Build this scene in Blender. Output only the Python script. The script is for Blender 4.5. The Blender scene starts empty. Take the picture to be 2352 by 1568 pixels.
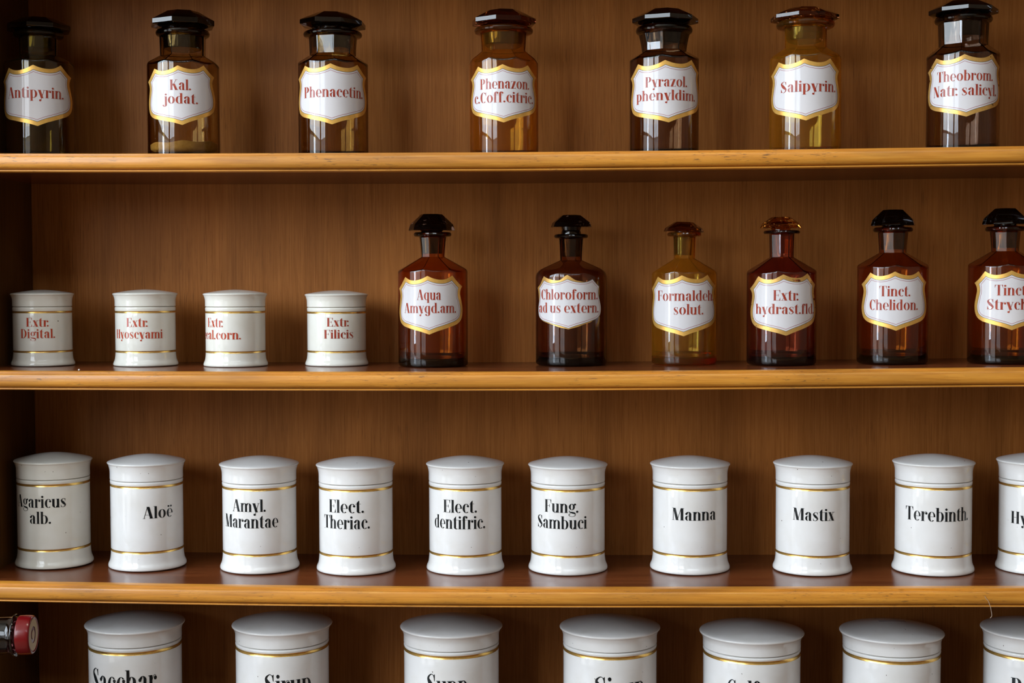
import bpy, math, random
from math import sin, cos, pi, radians, sqrt, atan2, asin
from mathutils import Vector, Matrix

random.seed(7)
S = bpy.context.scene
COL = S.collection
W, H_IMG = 2352.0, 1568.0

# ------------------------------------------------------------------ camera
F_PX = W * 50.0 / 36.0
DIST, DEPTH, EYE = 1.92, 0.24, 1.50
YAW, PITCH, ROLL = radians(2.0), math.atan(134.0 / F_PX), radians(-0.16)
cam_data = bpy.data.cameras.new('camera')
cam = bpy.data.objects.new('camera', cam_data)
COL.objects.link(cam)
S.camera = cam
cam_data.lens, cam_data.sensor_width, cam_data.clip_start = 50.0, 36.0, 0.02
CAM_POS = Vector((DIST * math.tan(YAW), -DIST, EYE))
ROT = Matrix.Rotation(YAW, 3, 'Z') @ Matrix.Rotation(pi / 2 - PITCH, 3, 'X') @ Matrix.Rotation(ROLL, 3, 'Z')
cam.matrix_world = Matrix.Translation(CAM_POS) @ ROT.to_4x4()
FWD = ROT @ Vector((0, 0, -1))


def ray(px, py):
    d = Vector(((px - W / 2) / F_PX, -(py - H_IMG / 2) / F_PX, -1.0))
    return (ROT @ d).normalized()


def on_y(px, py, y):
    d = ray(px, py)
    return CAM_POS + d * ((y - CAM_POS.y) / d.y)


def on_z(px, py, z):
    d = ray(px, py)
    return CAM_POS + d * ((z - CAM_POS.z) / d.z)


def depth_of(p):
    return (p - CAM_POS).dot(FWD)


def on_axis(px, py, c):
    """the point where the sight line meets the upright plane through c that faces the camera"""
    n = Vector((c.x - CAM_POS.x, c.y - CAM_POS.y, 0)).normalized()
    d = ray(px, py)
    return CAM_POS + d * ((c - CAM_POS).dot(n) / d.dot(n))


def on_cyl(px, py, c, R):
    """angle and height where the sight line meets an upright cylinder"""
    d = ray(px, py)
    ox, oy = CAM_POS.x - c.x, CAM_POS.y - c.y
    a = d.x * d.x + d.y * d.y
    b = ox * d.x + oy * d.y
    q = b * b - a * (ox * ox + oy * oy - R * R)
    t = (-b - sqrt(max(q, 0.0))) / a
    p = CAM_POS + d * t
    return atan2(p.x - c.x, -(p.y - c.y)), p.z


# ------------------------------------------------------------------ materials
def srgb(r, g, b):
    f = lambda v: (v / 255.0 / 12.92) if v <= 10.3 else ((v / 255.0 + 0.055) / 1.055) ** 2.4
    return (f(r), f(g), f(b), 1.0)


def new_mat(name):
    m = bpy.data.materials.new(name)
    m.use_nodes = True
    nt = m.node_tree
    return m, nt, nt.nodes['Principled BSDF']


def plain(name, col, rough=0.4, metal=0.0, coat=0.0, spec=None):
    m, nt, b = new_mat(name)
    b.inputs['Base Color'].default_value = col
    b.inputs['Roughness'].default_value = rough
    b.inputs['Metallic'].default_value = metal
    b.inputs['Coat Weight'].default_value = coat
    b.inputs['Coat Roughness'].default_value = 0.06
    if spec is not None:
        b.inputs['Specular IOR Level'].default_value = spec
    return m


def node(nt, t, **kw):
    n = nt.nodes.new(t)
    for k, v in kw.items():
        setattr(n, k, v)
    return n


def noise_node(nt, scale_xyz, detail=4.0, rough=0.55, dist=0.0, loc=(0, 0, 0)):
    tc = node(nt, 'ShaderNodeTexCoord')
    mp = node(nt, 'ShaderNodeMapping')
    mp.inputs['Scale'].default_value = scale_xyz
    mp.inputs['Location'].default_value = loc
    nz = node(nt, 'ShaderNodeTexNoise')
    nz.inputs['Scale'].default_value = 1.0
    nz.inputs['Detail'].default_value = detail
    nz.inputs['Roughness'].default_value = rough
    nz.inputs['Distortion'].default_value = dist
    nt.links.new(tc.outputs['Object'], mp.inputs['Vector'])
    nt.links.new(mp.outputs['Vector'], nz.inputs['Vector'])
    return nz.outputs['Fac']


def ramp(nt, fac, stops):
    r = node(nt, 'ShaderNodeValToRGB')
    el = r.color_ramp.elements
    while len(el) < len(stops):
        el.new(0.5)
    for e, (p, c) in zip(el, stops):
        e.position = p
        e.color = c if len(c) == 4 else (*c, 1)
    nt.links.new(fac, r.inputs['Fac'])
    return r.outputs['Color']


def mix(nt, fac, a, b, mode='MIX'):
    n = node(nt, 'ShaderNodeMix', data_type='RGBA', blend_type=mode)
    for sock, v in ((n.inputs[0], fac), (n.inputs[6], a), (n.inputs[7], b)):
        if hasattr(v, 'is_output'):
            nt.links.new(v, sock)
        else:
            sock.default_value = v
    return n.outputs[2]


G1 = (0.5, 0.5, 0.5, 1)


def wood(name, c_dark, c_mid, c_light, grain, broad, rough, fleck=None, fleck_col=None, coat=0.0, bump=0.15, spec=0.5, fleck_amt=0.8):
    m, nt, b = new_mat(name)
    g = noise_node(nt, grain, 6.0, 0.62, 0.3)
    base = ramp(nt, g, [(0.28, c_dark), (0.5, c_mid), (0.74, c_light)])
    br = noise_node(nt, broad, 3.0, 0.5, 0.6, (3.1, 1.7, 5.3))
    shade = ramp(nt, br, [(0.3, (0.72, 0.70, 0.68)), (0.55, (1, 1, 1)), (0.75, (1.12, 1.10, 1.06))])
    col = mix(nt, 1.0, base, shade, 'MULTIPLY')
    if fleck:
        fk = noise_node(nt, fleck, 3.0, 0.6, 0.2, (9.0, 2.0, 4.0))
        mask = ramp(nt, fk, [(0.585, (0, 0, 0)), (0.68, (1, 1, 1))])
        pat = ramp(nt, noise_node(nt, (6, 20, 14), 2.0, 0.5, 0, (1, 8, 2)), [(0.42, (0, 0, 0)), (0.62, (fleck_amt,) * 3)])
        mk = mix(nt, 1.0, mask, pat, 'MULTIPLY')
        col = mix(nt, mk, col, fleck_col)
    nt.links.new(col, b.inputs['Base Color'])
    b.inputs['Roughness'].default_value = rough
    b.inputs['Specular IOR Level'].default_value = spec
    b.inputs['Coat Weight'].default_value = coat
    b.inputs['Coat Roughness'].default_value = 0.07
    bp = node(nt, 'ShaderNodeBump')
    bp.inputs['Strength'].default_value = bump
    bp.inputs['Distance'].default_value = 0.0004
    nt.links.new(g, bp.inputs['Height'])
    nt.links.new(bp.outputs['Normal'], b.inputs['Normal'])
    return m


M = {}
M['back'] = wood('back_panel_veneer', (0.265, 0.090, 0.0165), (0.345, 0.123, 0.0265), (0.415, 0.158, 0.038),
                 (620, 40, 13), (11, 5, 1.4), 0.5, (420, 10, 26), (0.12, 0.042, 0.010, 1), bump=0.25, spec=0.12, fleck_amt=0.38)
M['side'] = wood('shaded_side_veneer', (0.075, 0.029, 0.006), (0.105, 0.042, 0.008), (0.135, 0.056, 0.012),
                 (40, 260, 9), (5, 9, 1.6), 0.5, bump=0.2, spec=0.12)  # darker than the back veneer: the panel's shade is put into this colour
M['shelf'] = wood('mahogany_shelf_veneer', (0.095, 0.023, 0.007), (0.135, 0.036, 0.011), (0.18, 0.054, 0.016),
                  (7, 160, 60), (2, 9, 4), 0.22, bump=0.08, spec=0.42)
M['lip'] = wood('honey_edge_wood', (0.45, 0.170, 0.016), (0.56, 0.228, 0.024), (0.64, 0.295, 0.042),
                (14, 320, 420), (5, 30, 40), 0.42, (75, 500, 640), (0.10, 0.045, 0.016, 1), coat=0.32, bump=0.12)
M['dark_wood'] = wood('dark_stained_wood', (0.04, 0.016, 0.006), (0.06, 0.024, 0.009), (0.09, 0.035, 0.013),
                      (60, 60, 8), (5, 5, 2), 0.4)
M['floor'] = wood('floor_boards', (0.16, 0.09, 0.045), (0.24, 0.14, 0.07), (0.30, 0.18, 0.10), (30, 4, 4), (3, 1, 1), 0.45)


def plaster(name, a, b_):
    m, nt, b = new_mat(name)
    c = ramp(nt, noise_node(nt, (6, 6, 6), 4), [(0.3, a), (0.7, b_)])
    nt.links.new(c, b.inputs['Base Color'])
    b.inputs['Roughness'].default_value = 0.9
    return m


M['wall'] = plaster('warm_plaster', (0.22, 0.16, 0.105), (0.26, 0.19, 0.125))
M['ceiling'] = plaster('cream_plaster', (0.40, 0.36, 0.30), (0.46, 0.42, 0.35))
M['frame'] = plain('white_window_paint', (0.7, 0.7, 0.68, 1), 0.35)


def ceramic(name, col, warm):
    m, nt, b = new_mat(name)
    c = ramp(nt, noise_node(nt, (28, 28, 28), 3, 0.5, 0.4), [(0.32, warm), (0.6, col)])
    sp = ramp(nt, noise_node(nt, (210, 210, 210), 1.0, 0.4, 0, (4, 4, 4)), [(0.79, (0, 0, 0)), (0.82, (1, 1, 1))])
    c = mix(nt, sp, c, (0.12, 0.10, 0.08, 1))
    nt.links.new(c, b.inputs['Base Color'])
    b.inputs['Roughness'].default_value = 0.10
    return m


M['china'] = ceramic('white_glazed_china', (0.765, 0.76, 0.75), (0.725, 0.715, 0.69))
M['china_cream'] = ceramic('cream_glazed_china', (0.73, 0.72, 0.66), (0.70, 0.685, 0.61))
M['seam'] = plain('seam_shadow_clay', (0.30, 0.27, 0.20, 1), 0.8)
M['enamel'] = plain('white_label_enamel', (0.64, 0.625, 0.635, 1), 0.12, spec=0.32)
M['enamel_edge'] = plain('grey_label_edge', (0.16, 0.13, 0.11, 1), 0.3)
M['thin_line'] = plain('plum_label_line', (0.36, 0.15, 0.17, 1), 0.3)


def ink(name, a, b_, stretch=(900, 900, 60)):
    m, nt, b = new_mat(name)
    c = ramp(nt, noise_node(nt, stretch, 3, 0.6), [(0.35, a), (0.68, b_)])
    nt.links.new(c, b.inputs['Base Color'])
    b.inputs['Roughness'].default_value = 0.2
    b.inputs['Specular IOR Level'].default_value = 0.28
    return m


M['ink_red'] = ink('red_brown_lettering', (0.24, 0.018, 0.010), (0.42, 0.085, 0.050))
M['ink_orange'] = ink('rust_red_lettering', (0.40, 0.035, 0.016), (0.52, 0.105, 0.055))
M['ink_black'] = ink('black_lettering', (0.003, 0.004, 0.005), (0.018, 0.022, 0.024))


def gold(name, rough, worn=0.0, col=(0.86, 0.56, 0.16, 1), metal=1.0):
    m, nt, b = new_mat(name)
    c = ramp(nt, noise_node(nt, (140, 140, 140), 4, 0.6), [(0.3, (col[0] * 0.86, col[1] * 0.82, col[2] * 0.75)), (0.65, col)])
    nt.links.new(c, b.inputs['Base Color'])
    b.inputs['Metallic'].default_value = metal
    b.inputs['Roughness'].default_value = rough
    if worn > 0:
        f = noise_node(nt, (75, 75, 190), 5, 0.65, 0.5, (2, 7, 3))
        a = ramp(nt, f, [(worn - 0.02, (0, 0, 0)), (worn + 0.02, (1, 1, 1))])
        nt.links.new(a, b.inputs['Alpha'])
    return m


M['gold_band'] = gold('gilt_band', 0.26, metal=0.85)
M['gold_label'] = gold('gilt_label_border', 0.38, col=(0.86, 0.51, 0.125, 1), metal=0.6)
M['gold_worn'] = gold('worn_gilt_label_border', 0.36, 0.385, col=(0.74, 0.45, 0.13, 1), metal=0.6)
M['gold_gone'] = gold('mostly_lost_gilt_border', 0.36, 0.30, col=(0.74, 0.45, 0.13, 1), metal=0.6)


def glass(name, col, rough=0.0, thick=0.0, glow=0.0, glow_col=None):
    m, nt, b = new_mat(name)
    b.inputs['Base Color'].default_value = (*col, 1)
    b.inputs['Transmission Weight'].default_value = 1.0
    b.inputs['Roughness'].default_value = rough
    b.inputs['IOR'].default_value = 1.5
    if thick:
        b.inputs['Base Color'].default_value = (1, 1, 1, 1)
        sg = [-math.log(max(c, 0.004)) / thick for c in col]
        top = max(sg) * 1.02
        va = node(nt, 'ShaderNodeVolumeAbsorption')
        va.inputs['Density'].default_value = top
        va.inputs['Color'].default_value = (*[1 - q / top for q in sg], 1)
        nt.links.new(va.outputs['Volume'], nt.nodes['Material Output'].inputs['Volume'])
    if glow:                    # tinted scatter mixed in to imitate light glowing through the bottle
        tr = node(nt, 'ShaderNodeBsdfTranslucent')
        tr.inputs['Color'].default_value = (*(glow_col or col), 1)
        df = node(nt, 'ShaderNodeBsdfDiffuse')
        df.inputs['Color'].default_value = (*[q * 0.55 for q in (glow_col or col)], 1)
        m2 = node(nt, 'ShaderNodeMixShader')
        m2.inputs['Fac'].default_value = 0.35
        nt.links.new(tr.outputs['BSDF'], m2.inputs[1])
        nt.links.new(df.outputs['BSDF'], m2.inputs[2])
        ms = node(nt, 'ShaderNodeMixShader')
        ms.inputs['Fac'].default_value = glow
        nt.links.new(b.outputs['BSDF'], ms.inputs[1])
        nt.links.new(m2.outputs['Shader'], ms.inputs[2])
        nt.links.new(ms.outputs['Shader'], nt.nodes['Material Output'].inputs['Surface'])
    # hand-blown unevenness
    bp = node(nt, 'ShaderNodeBump')
    bp.inputs['Strength'].default_value = 0.25
    bp.inputs['Distance'].default_value = 0.0012
    nt.links.new(noise_node(nt, (26, 26, 9), 2.0, 0.4, 0.5), bp.inputs['Height'])
    nt.links.new(bp.outputs['Normal'], b.inputs['Normal'])
    return m


# ------------------------------------------------------------------ mesh helpers
class MB:
    def __init__(self):
        self.v, self.f = [], []

    def quad_grid(self, rows, closed=False):
        n0 = len(self.v)
        nr, nc = len(rows), len(rows[0])
        for r in rows:
            self.v.extend(tuple(p) for p in r)
        for i in range(nr - 1):
            for j in range(nc if closed else nc - 1):
                k = (j + 1) % nc
                self.f.append((n0 + i * nc + j, n0 + i * nc + k, n0 + (i + 1) * nc + k, n0 + (i + 1) * nc + j))

    def poly(self, pts):
        n0 = len(self.v)
        self.v.extend(tuple(p) for p in pts)
        self.f.append(tuple(range(n0, n0 + len(pts))))

    def box(self, lo, hi):
        n0 = len(self.v)
        x0, y0, z0 = lo
        x1, y1, z1 = hi
        self.v += [(x0, y0, z0), (x1, y0, z0), (x1, y1, z0), (x0, y1, z0), (x0, y0, z1), (x1, y0, z1), (x1, y1, z1), (x0, y1, z1)]
        for f in ((0, 3, 2, 1), (4, 5, 6, 7), (0, 1, 5, 4), (1, 2, 6, 5), (2, 3, 7, 6), (3, 0, 4, 7)):
            self.f.append(tuple(n0 + i for i in f))

    def build(self, name, mats, parent=None, smooth=True, angle=30.0, loc=None, face_mat=None, bevel=0.0, weld=0.0):
        me = bpy.data.meshes.new(name)
        me.from_pydata(self.v, [], self.f)
        for m in (mats if isinstance(mats, (list, tuple)) else [mats]):
            me.materials.append(m)
        if face_mat:
            me.polygons.foreach_set('material_index', face_mat)
        if weld > 0:
            import bmesh
            bm = bmesh.new()
            bm.from_mesh(me)
            bmesh.ops.remove_doubles(bm, verts=bm.verts, dist=weld)
            bm.to_mesh(me)
            bm.free()
        me.validate()
        if smooth:
            me.polygons.foreach_set('use_smooth', [True] * len(me.polygons))
            me.set_sharp_from_angle(angle=radians(angle))
        me.update()
        o = bpy.data.objects.new(name, me)
        COL.objects.link(o)
        if parent is not None:
            o.parent = parent
        if loc is not None:
            o.location = loc
        if bevel > 0:
            bv = o.modifiers.new('edge', 'BEVEL')
            bv.width, bv.segments = bevel, 2
        return o


def empty(name, loc):
    o = bpy.data.objects.new(name, None)
    o.empty_display_size = 0.05
    o.location = loc
    COL.objects.link(o)
    return o


def tag(o, label=None, cat=None, group=None, kind=None):
    for k, v in (('label', label), ('category', cat), ('group', group), ('kind', kind)):
        if v:
            o[k] = v
    return o


def lathe(profile, seg=96):
    """profile: list of (r, z) from bottom to top; r == 0 closes with a tiny fan"""
    mb = MB()
    rows = []
    for r, z in profile:
        rr = max(r, 1e-5)
        rows.append([(rr * sin(2 * pi * k / seg), -rr * cos(2 * pi * k / seg), z) for k in range(seg)])
    mb.quad_grid(rows, closed=True)
    return mb


def cspline(pts, n=6):
    out = []
    for i in range(len(pts) - 1):
        p0, p1, p2, p3 = pts[max(i - 1, 0)], pts[i], pts[i + 1], pts[min(i + 2, len(pts) - 1)]
        for k in range(n):
            t = k / n
            out.append(tuple(0.5 * (2 * b + (c - a) * t + (2 * a - 5 * b + 4 * c - d) * t * t + (3 * b - a - 3 * c + d) * t ** 3)
                             for a, b, c, d in zip(p0, p1, p2, p3)))
    out.append(tuple(pts[-1]))
    return out


def smoothp(pts, n=5):
    """rounds a profile a little without overshoot (linear resampling between control points + corner cut)"""
    p = [tuple(a) for a in pts]
    for _ in range(2):
        q = [p[0]]
        for i in range(len(p) - 1):
            a, b = p[i], p[i + 1]
            q.append((a[0] * .75 + b[0] * .25, a[1] * .75 + b[1] * .25))
            q.append((a[0] * .25 + b[0] * .75, a[1] * .25 + b[1] * .75))
        q.append(p[-1])
        p = q
    return p


# ------------------------------------------------------------------ lettering (stencil-like fat face with hairline serifs)
ST, HL, XH = 0.170, 0.024, 0.715


class Pen:
    def __init__(self):
        self.strips = []      # each: list of (left, right) point pairs

    def bar(self, x0, y0, x1, y1):
        n = max(1, int(abs(x1 - x0) / 0.12))
        self.strips.append([((x0 + (x1 - x0) * k / n, y0), (x0 + (x1 - x0) * k / n, y1)) for k in range(n + 1)])

    def stem(self, x, y0, y1, w=ST):
        self.bar(x, y0, x + w, y1)

    def serif(self, x, y, w=ST, e=0.065, l=True, r=True):
        self.bar(x - (e if l else 0), y, x + w + (e if r else 0), y + HL)

    def flag(self, x, y, e=0.075):
        self.strips.append([((x - e, y - HL), (x - e, y - HL * 0.3)), ((x + 0.001, y - HL * 1.5), (x + 0.001, y))])

    def ring(self, cx, cy, rx, ry, a0, a1, tx=ST, ty=HL):
        n = max(6, int(abs(a1 - a0) / 9))
        s = []
        for k in range(n + 1):
            a = radians(a0 + (a1 - a0) * k / n)
            s.append(((cx + rx * cos(a), cy + ry * sin(a)), (cx + (rx - tx) * cos(a), cy + (ry - ty) * sin(a))))
        self.strips.append(s)

    def dot(self, cx, cy, r=0.088, ry=None):
        ry = ry or r
        s = []
        for k in range(13):
            a = pi * k / 12
            s.append(((cx - r * cos(a), cy + ry * sin(a)), (cx - r * cos(a), cy - ry * sin(a))))
        self.strips.append(s)

    def line(self, x0, y0, x1, y1, w=HL, horizontal=True):
        """a stroke with level ends, w wide along x"""
        if horizontal:
            self.strips.append([((x0 + (x1 - x0) * k / 4 - w / 2, y0 + (y1 - y0) * k / 4), (x0 + (x1 - x0) * k / 4 + w / 2, y0 + (y1 - y0) * k / 4)) for k in range(5)])

    def stroke(self, pts, widths):
        p = cspline(pts, 6)
        w = [a[0] for a in cspline([(q,) for q in widths], 6)]
        s = []
        for i, (x, y) in enumerate(p):
            a, b = p[max(i - 1, 0)], p[min(i + 1, len(p) - 1)]
            dx, dy = b[0] - a[0], b[1] - a[1]
            L = math.hypot(dx, dy) or 1
            nx, ny = -dy / L, dx / L
            s.append(((x + nx * w[i] / 2, y + ny * w[i] / 2), (x - nx * w[i] / 2, y - ny * w[i] / 2)))
        self.strips.append(s)

    def tri(self, a, b, c):
        self.strips.append([(a, a), (b, c)])


def glyph(ch):
    g = Pen()
    adv = 0.6
    if ch in 'nmhru' or ch == 'i' or ch == 'l':
        pass
    if ch == 'n' or ch == 'm' or ch == 'h':
        g.stem(0.07, 0, 1.02 if ch == 'h' else XH)
        g.flag(0.07, 1.02 if ch == 'h' else XH)
        g.serif(0.07, 0)
        for k in range(2 if ch == 'm' else 1):
            x = 0.42 + 0.35 * k
            g.stem(x, 0, 0.50)
            g.ring(x + ST - 0.24, 0.50, 0.24, XH - 0.49, 0, 165)
            g.serif(x, 0)
        adv = 1.02 if ch == 'm' else 0.67
    elif ch == 'u':
        g.stem(0.07, 0.2, XH); g.flag(0.07, XH)
        g.ring(0.31, 0.2, 0.24, 0.21, 180, 345)
        g.stem(0.42, 0, XH); g.flag(0.42, XH); g.serif(0.42, 0, l=False)
        adv = 0.67
    elif ch in 'il':
        t = XH if ch == 'i' else 1.02
        g.stem(0.07, 0, t); g.flag(0.07, t); g.serif(0.07, 0)
        if ch == 'i':
            g.dot(0.155, 0.90, 0.09)
        adv = 0.31
    elif ch == 'j':
        g.stem(0.10, -0.10, XH); g.flag(0.10, XH)
        g.ring(0.06, -0.10, 0.215, 0.19, 0, -150)
        g.dot(-0.06, -0.16, 0.075); g.dot(0.185, 0.90, 0.09)
        adv = 0.34
    elif ch == 'a':
        g.stem(0.33, 0.05, 0.52); g.ring(0.295, 0.52, 0.21, XH - 0.51, 0, 160)
        g.dot(0.14, 0.55, 0.085)
        g.ring(0.26, 0.20, 0.21, 0.21, 85, 275, 0.15)
        g.bar(0.26, 0.38, 0.34, 0.38 + HL)
        g.bar(0.33, 0.0, 0.57, HL); g.stem(0.33, 0, 0.08)
        adv = 0.60
    elif ch in 'bp':
        if ch == 'b':
            g.stem(0.07, 0, 1.02); g.flag(0.07, 1.02)
        else:
            g.stem(0.07, -0.28, XH); g.flag(0.07, XH); g.serif(0.07, -0.28)
        g.ring(0.33, XH / 2, 0.28, XH / 2 + 0.01, -120, 120)
        adv = 0.65
    elif ch in 'dqg' and ch != 'g':
        if ch == 'd':
            g.stem(0.41, 0, 1.02); g.flag(0.41, 1.02); g.serif(0.41, 0, l=False)
        else:
            g.stem(0.41, -0.28, XH); g.serif(0.41, -0.28)
        g.ring(0.32, XH / 2, 0.28, XH / 2 + 0.01, 60, 300)
        adv = 0.67
    elif ch == 'c':
        g.ring(0.31, XH / 2, 0.27, XH / 2 + 0.01, 50, 310)
        g.dot(0.45, 0.53, 0.085)
        adv = 0.54
    elif ch in 'eë':
        g.ring(0.31, XH / 2, 0.27, XH / 2 + 0.01, 85, 312)
        g.ring(0.31, XH / 2, 0.27, XH / 2 + 0.01, 0, 90, 0.12)
        g.bar(0.15, XH / 2 - HL, 0.58, XH / 2)
        if ch == 'ë':
            g.dot(0.20, 0.92, 0.08); g.dot(0.43, 0.92, 0.08)
        adv = 0.60
    elif ch == 'o':
        g.ring(0.33, XH / 2, 0.29, XH / 2 + 0.01, 0, 360)
        adv = 0.66
    elif ch == 'r':
        g.stem(0.07, 0, XH); g.flag(0.07, XH); g.serif(0.07, 0)
        g.ring(0.38, 0.47, 0.15, XH - 0.46, 60, 170, HL, HL)
        g.dot(0.42, 0.58, 0.09)
        adv = 0.50
    elif ch == 's':
        g.stroke([(0.40, 0.50), (0.36, 0.66), (0.23, 0.70), (0.10, 0.56), (0.24, 0.37), (0.40, 0.17), (0.26, 0.015), (0.12, 0.05), (0.06, 0.20)],
                 [0.02, 0.03, 0.035, 0.10, 0.19, 0.10, 0.035, 0.03, 0.02])
        g.tri((0.36, 0.70), (0.415, 0.70), (0.40, 0.47)); g.tri((0.06, 0.02), (0.11, 0.02), (0.065, 0.25))
        adv = 0.50
    elif ch == 't':
        g.stem(0.10, 0.12, 0.80); g.tri((0.10, 0.80), (0.275, 0.80), (0.275, 0.98))
        g.bar(0.0, XH - HL, 0.40, XH)
        g.ring(0.275, 0.14, 0.175, 0.15, 180, 320, 0.165)
        adv = 0.43
    elif ch == 'f':
        g.stem(0.09, 0, 0.85); g.serif(0.09, 0)
        g.ring(0.28, 0.85, 0.19, 0.17, 50, 180)
        g.dot(0.38, 0.90, 0.085); g.bar(0.0, XH - HL, 0.42, XH)
        adv = 0.44
    elif ch == 'g':
        g.ring(0.28, 0.47, 0.23, 0.25, 0, 360, 0.145)
        g.dot(0.53, 0.66, 0.075)
        g.ring(0.30, -0.16, 0.27, 0.15, 120, 400, 0.05)
        g.stroke([(0.10, 0.20), (0.10, 0.08), (0.30, 0.02), (0.50, -0.04), (0.54, -0.14)], [0.03, 0.06, 0.13, 0.12, 0.04])
        adv = 0.60
    elif ch == 'ğ':
        g.stem(0.41, -0.10, XH)
        g.ring(0.32, XH / 2, 0.28, XH / 2 + 0.01, 60, 300)
        g.ring(0.345, -0.10, 0.24, 0.19, 0, -150); g.dot(0.18, -0.17, 0.075)
        adv = 0.66
    elif ch == 'x':
        g.line(0.15, XH, 0.44, 0, 0.20); g.line(0.48, XH, 0.10, 0, 0.035)
        for x in (0.02, 0.36):
            g.bar(x, XH - HL, x + 0.25, XH)
        for x in (0.0, 0.30):
            g.bar(x, 0, x + 0.26, HL)
        adv = 0.58
    elif ch == 'y':
        g.line(0.14, XH, 0.36, -0.02, 0.20); g.line(0.52, XH, 0.24, -0.24, 0.035)
        g.dot(0.20, -0.22, 0.09)
        g.bar(0.0, XH - HL, 0.28, XH); g.bar(0.42, XH - HL, 0.62, XH)
        adv = 0.60
    elif ch == 'z':
        g.bar(0.03, XH - HL, 0.50, XH); g.bar(0.03, 0, 0.50, HL)
        g.line(0.40, XH, 0.14, 0, 0.20); g.tri((0.03, XH), (0.08, XH), (0.04, XH - 0.2)); g.tri((0.50, 0), (0.45, 0), (0.49, 0.2))
        adv = 0.54
    elif ch == '.':
        g.dot(0.10, 0.085, 0.088)
        adv = 0.24
    elif ch == ' ':
        adv = 0.26
    elif ch == 'A':
        g.line(0.36, 1.0, 0.10, 0, 0.04); g.line(0.40, 1.0, 0.64, 0, 0.20)
        g.bar(0.18, 0.30, 0.56, 0.30 + HL); g.bar(0, 0, 0.21, HL); g.bar(0.47, 0, 0.80, HL)
        adv = 0.80
    elif ch == 'M':
        g.line(0.12, 0.0, 0.14, 1.0, 0.035); g.line(0.20, 1.0, 0.44, 0, 0.20); g.line(0.44, 0, 0.74, 1.0, 0.035)
        g.stem(0.71, 0, 1.0, 0.20); g.serif(0.71, 0, 0.20); g.bar(0.02, 0, 0.22, HL)
        g.bar(0.03, 1 - HL, 0.28, 1); g.bar(0.71, 1 - HL, 0.98, 1)
        adv = 1.0
    elif ch == 'N':
        g.line(0.13, 0, 0.13, 1, 0.035); g.line(0.18, 1.0, 0.56, 0, 0.21); g.line(0.62, 0, 0.62, 1, 0.035)
        g.bar(0.03, 0, 0.23, HL); g.bar(0.03, 1 - HL, 0.26, 1); g.bar(0.52, 1 - HL, 0.73, 1)
        adv = 0.76
    elif ch in 'KPEFDHTR':
        if ch != 'T':
            g.stem(0.08, 0, 1, 0.19); g.serif(0.08, 0, 0.19); g.serif(0.08, 1 - HL, 0.19)
        if ch == 'K':
            g.line(0.27, 0.42, 0.62, 1, 0.035); g.line(0.38, 0.60, 0.62, 0, 0.21)
            g.bar(0.50, 1 - HL, 0.74, 1); g.bar(0.46, 0, 0.80, HL)
            adv = 0.80
        elif ch in 'PR':
            g.ring(0.32, 0.735, 0.30, 0.27, -90, 90, 0.19); g.bar(0.26, 1 - HL, 0.33, 1); g.bar(0.26, 0.466, 0.33, 0.466 + HL)
            adv = 0.66
            if ch == 'R':
                g.line(0.45, 0.48, 0.60, 0, 0.19); adv = 0.74
        elif ch in 'EF':
            g.bar(0.26, 1 - HL, 0.62, 1); g.tri((0.62, 1), (0.54, 1), (0.61, 0.70))
            g.bar(0.26, 0.50, 0.48, 0.50 + HL); g.tri((0.48, 0.517), (0.48, 0.64), (0.48, 0.40)); g.bar(0.455, 0.40, 0.485, 0.63)
            adv = 0.64
            if ch == 'E':
                g.bar(0.26, 0, 0.62, HL); g.tri((0.63, 0), (0.53, 0), (0.62, 0.32)); adv = 0.68
        elif ch == 'D':
            g.ring(0.30, 0.5, 0.42, 0.5, -90, 90, 0.19); g.bar(0.26, 1 - HL, 0.31, 1); g.bar(0.26, 0, 0.31, HL)
            adv = 0.78
        elif ch == 'H':
            g.stem(0.52, 0, 1, 0.19); g.serif(0.52, 0, 0.19); g.serif(0.52, 1 - HL, 0.19); g.bar(0.26, 0.5, 0.53, 0.5 + HL)
            adv = 0.80
        elif ch == 'T':
            g.stem(0.27, 0, 1, 0.19); g.serif(0.27, 0, 0.19); g.bar(0.03, 1 - HL, 0.70, 1)
            g.tri((0.03, 1), (0.12, 1), (0.03, 0.70)); g.tri((0.70, 1), (0.61, 1), (0.70, 0.70))
            adv = 0.72
    elif ch == 'C':
        g.ring(0.38, 0.5, 0.34, 0.51, 48, 312, 0.20)
        g.tri((0.63, 0.98), (0.63, 0.64), (0.55, 0.86)); g.line(0.635, 0.64, 0.635, 1.0, 0.035)
        adv = 0.68
    elif ch == 'S':
        g.stroke([(0.52, 0.70), (0.47, 0.92), (0.31, 0.985), (0.12, 0.80), (0.30, 0.52), (0.53, 0.25), (0.36, 0.015), (0.17, 0.07), (0.08, 0.30)],
                 [0.02, 0.03, 0.04, 0.13, 0.24, 0.13, 0.04, 0.03, 0.02])
        g.tri((0.55, 1.0), (0.55, 0.66), (0.45, 0.93)); g.tri((0.06, 0), (0.06, 0.36), (0.17, 0.07))
        adv = 0.64
    return g.strips, adv


def layout(text):
    out, x = [], 0.0
    for i, ch in enumerate(text):
        if ch == '.' and i and text[i - 1] == 'r':
            x -= 0.16
        st, adv = glyph(ch)
        for s in st:
            out.append([((a[0] + x, a[1]), (b[0] + x, b[1])) for a, b in s])
        x += adv
    return out, x


def wrap_text(mb, text, thL, thR, z0, cap, R):
    strips, w = layout(text)
    for s in strips:
        rows = []
        for a, b in s:
            row = []
            for p in (a, b):
                th = thL + (thR - thL) * (p[0] - 0.03) / (w - 0.06)
                row.append((R * sin(th), -R * cos(th), z0 + p[1] * cap))
            rows.append(row)
        mb.quad_grid(rows)


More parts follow.
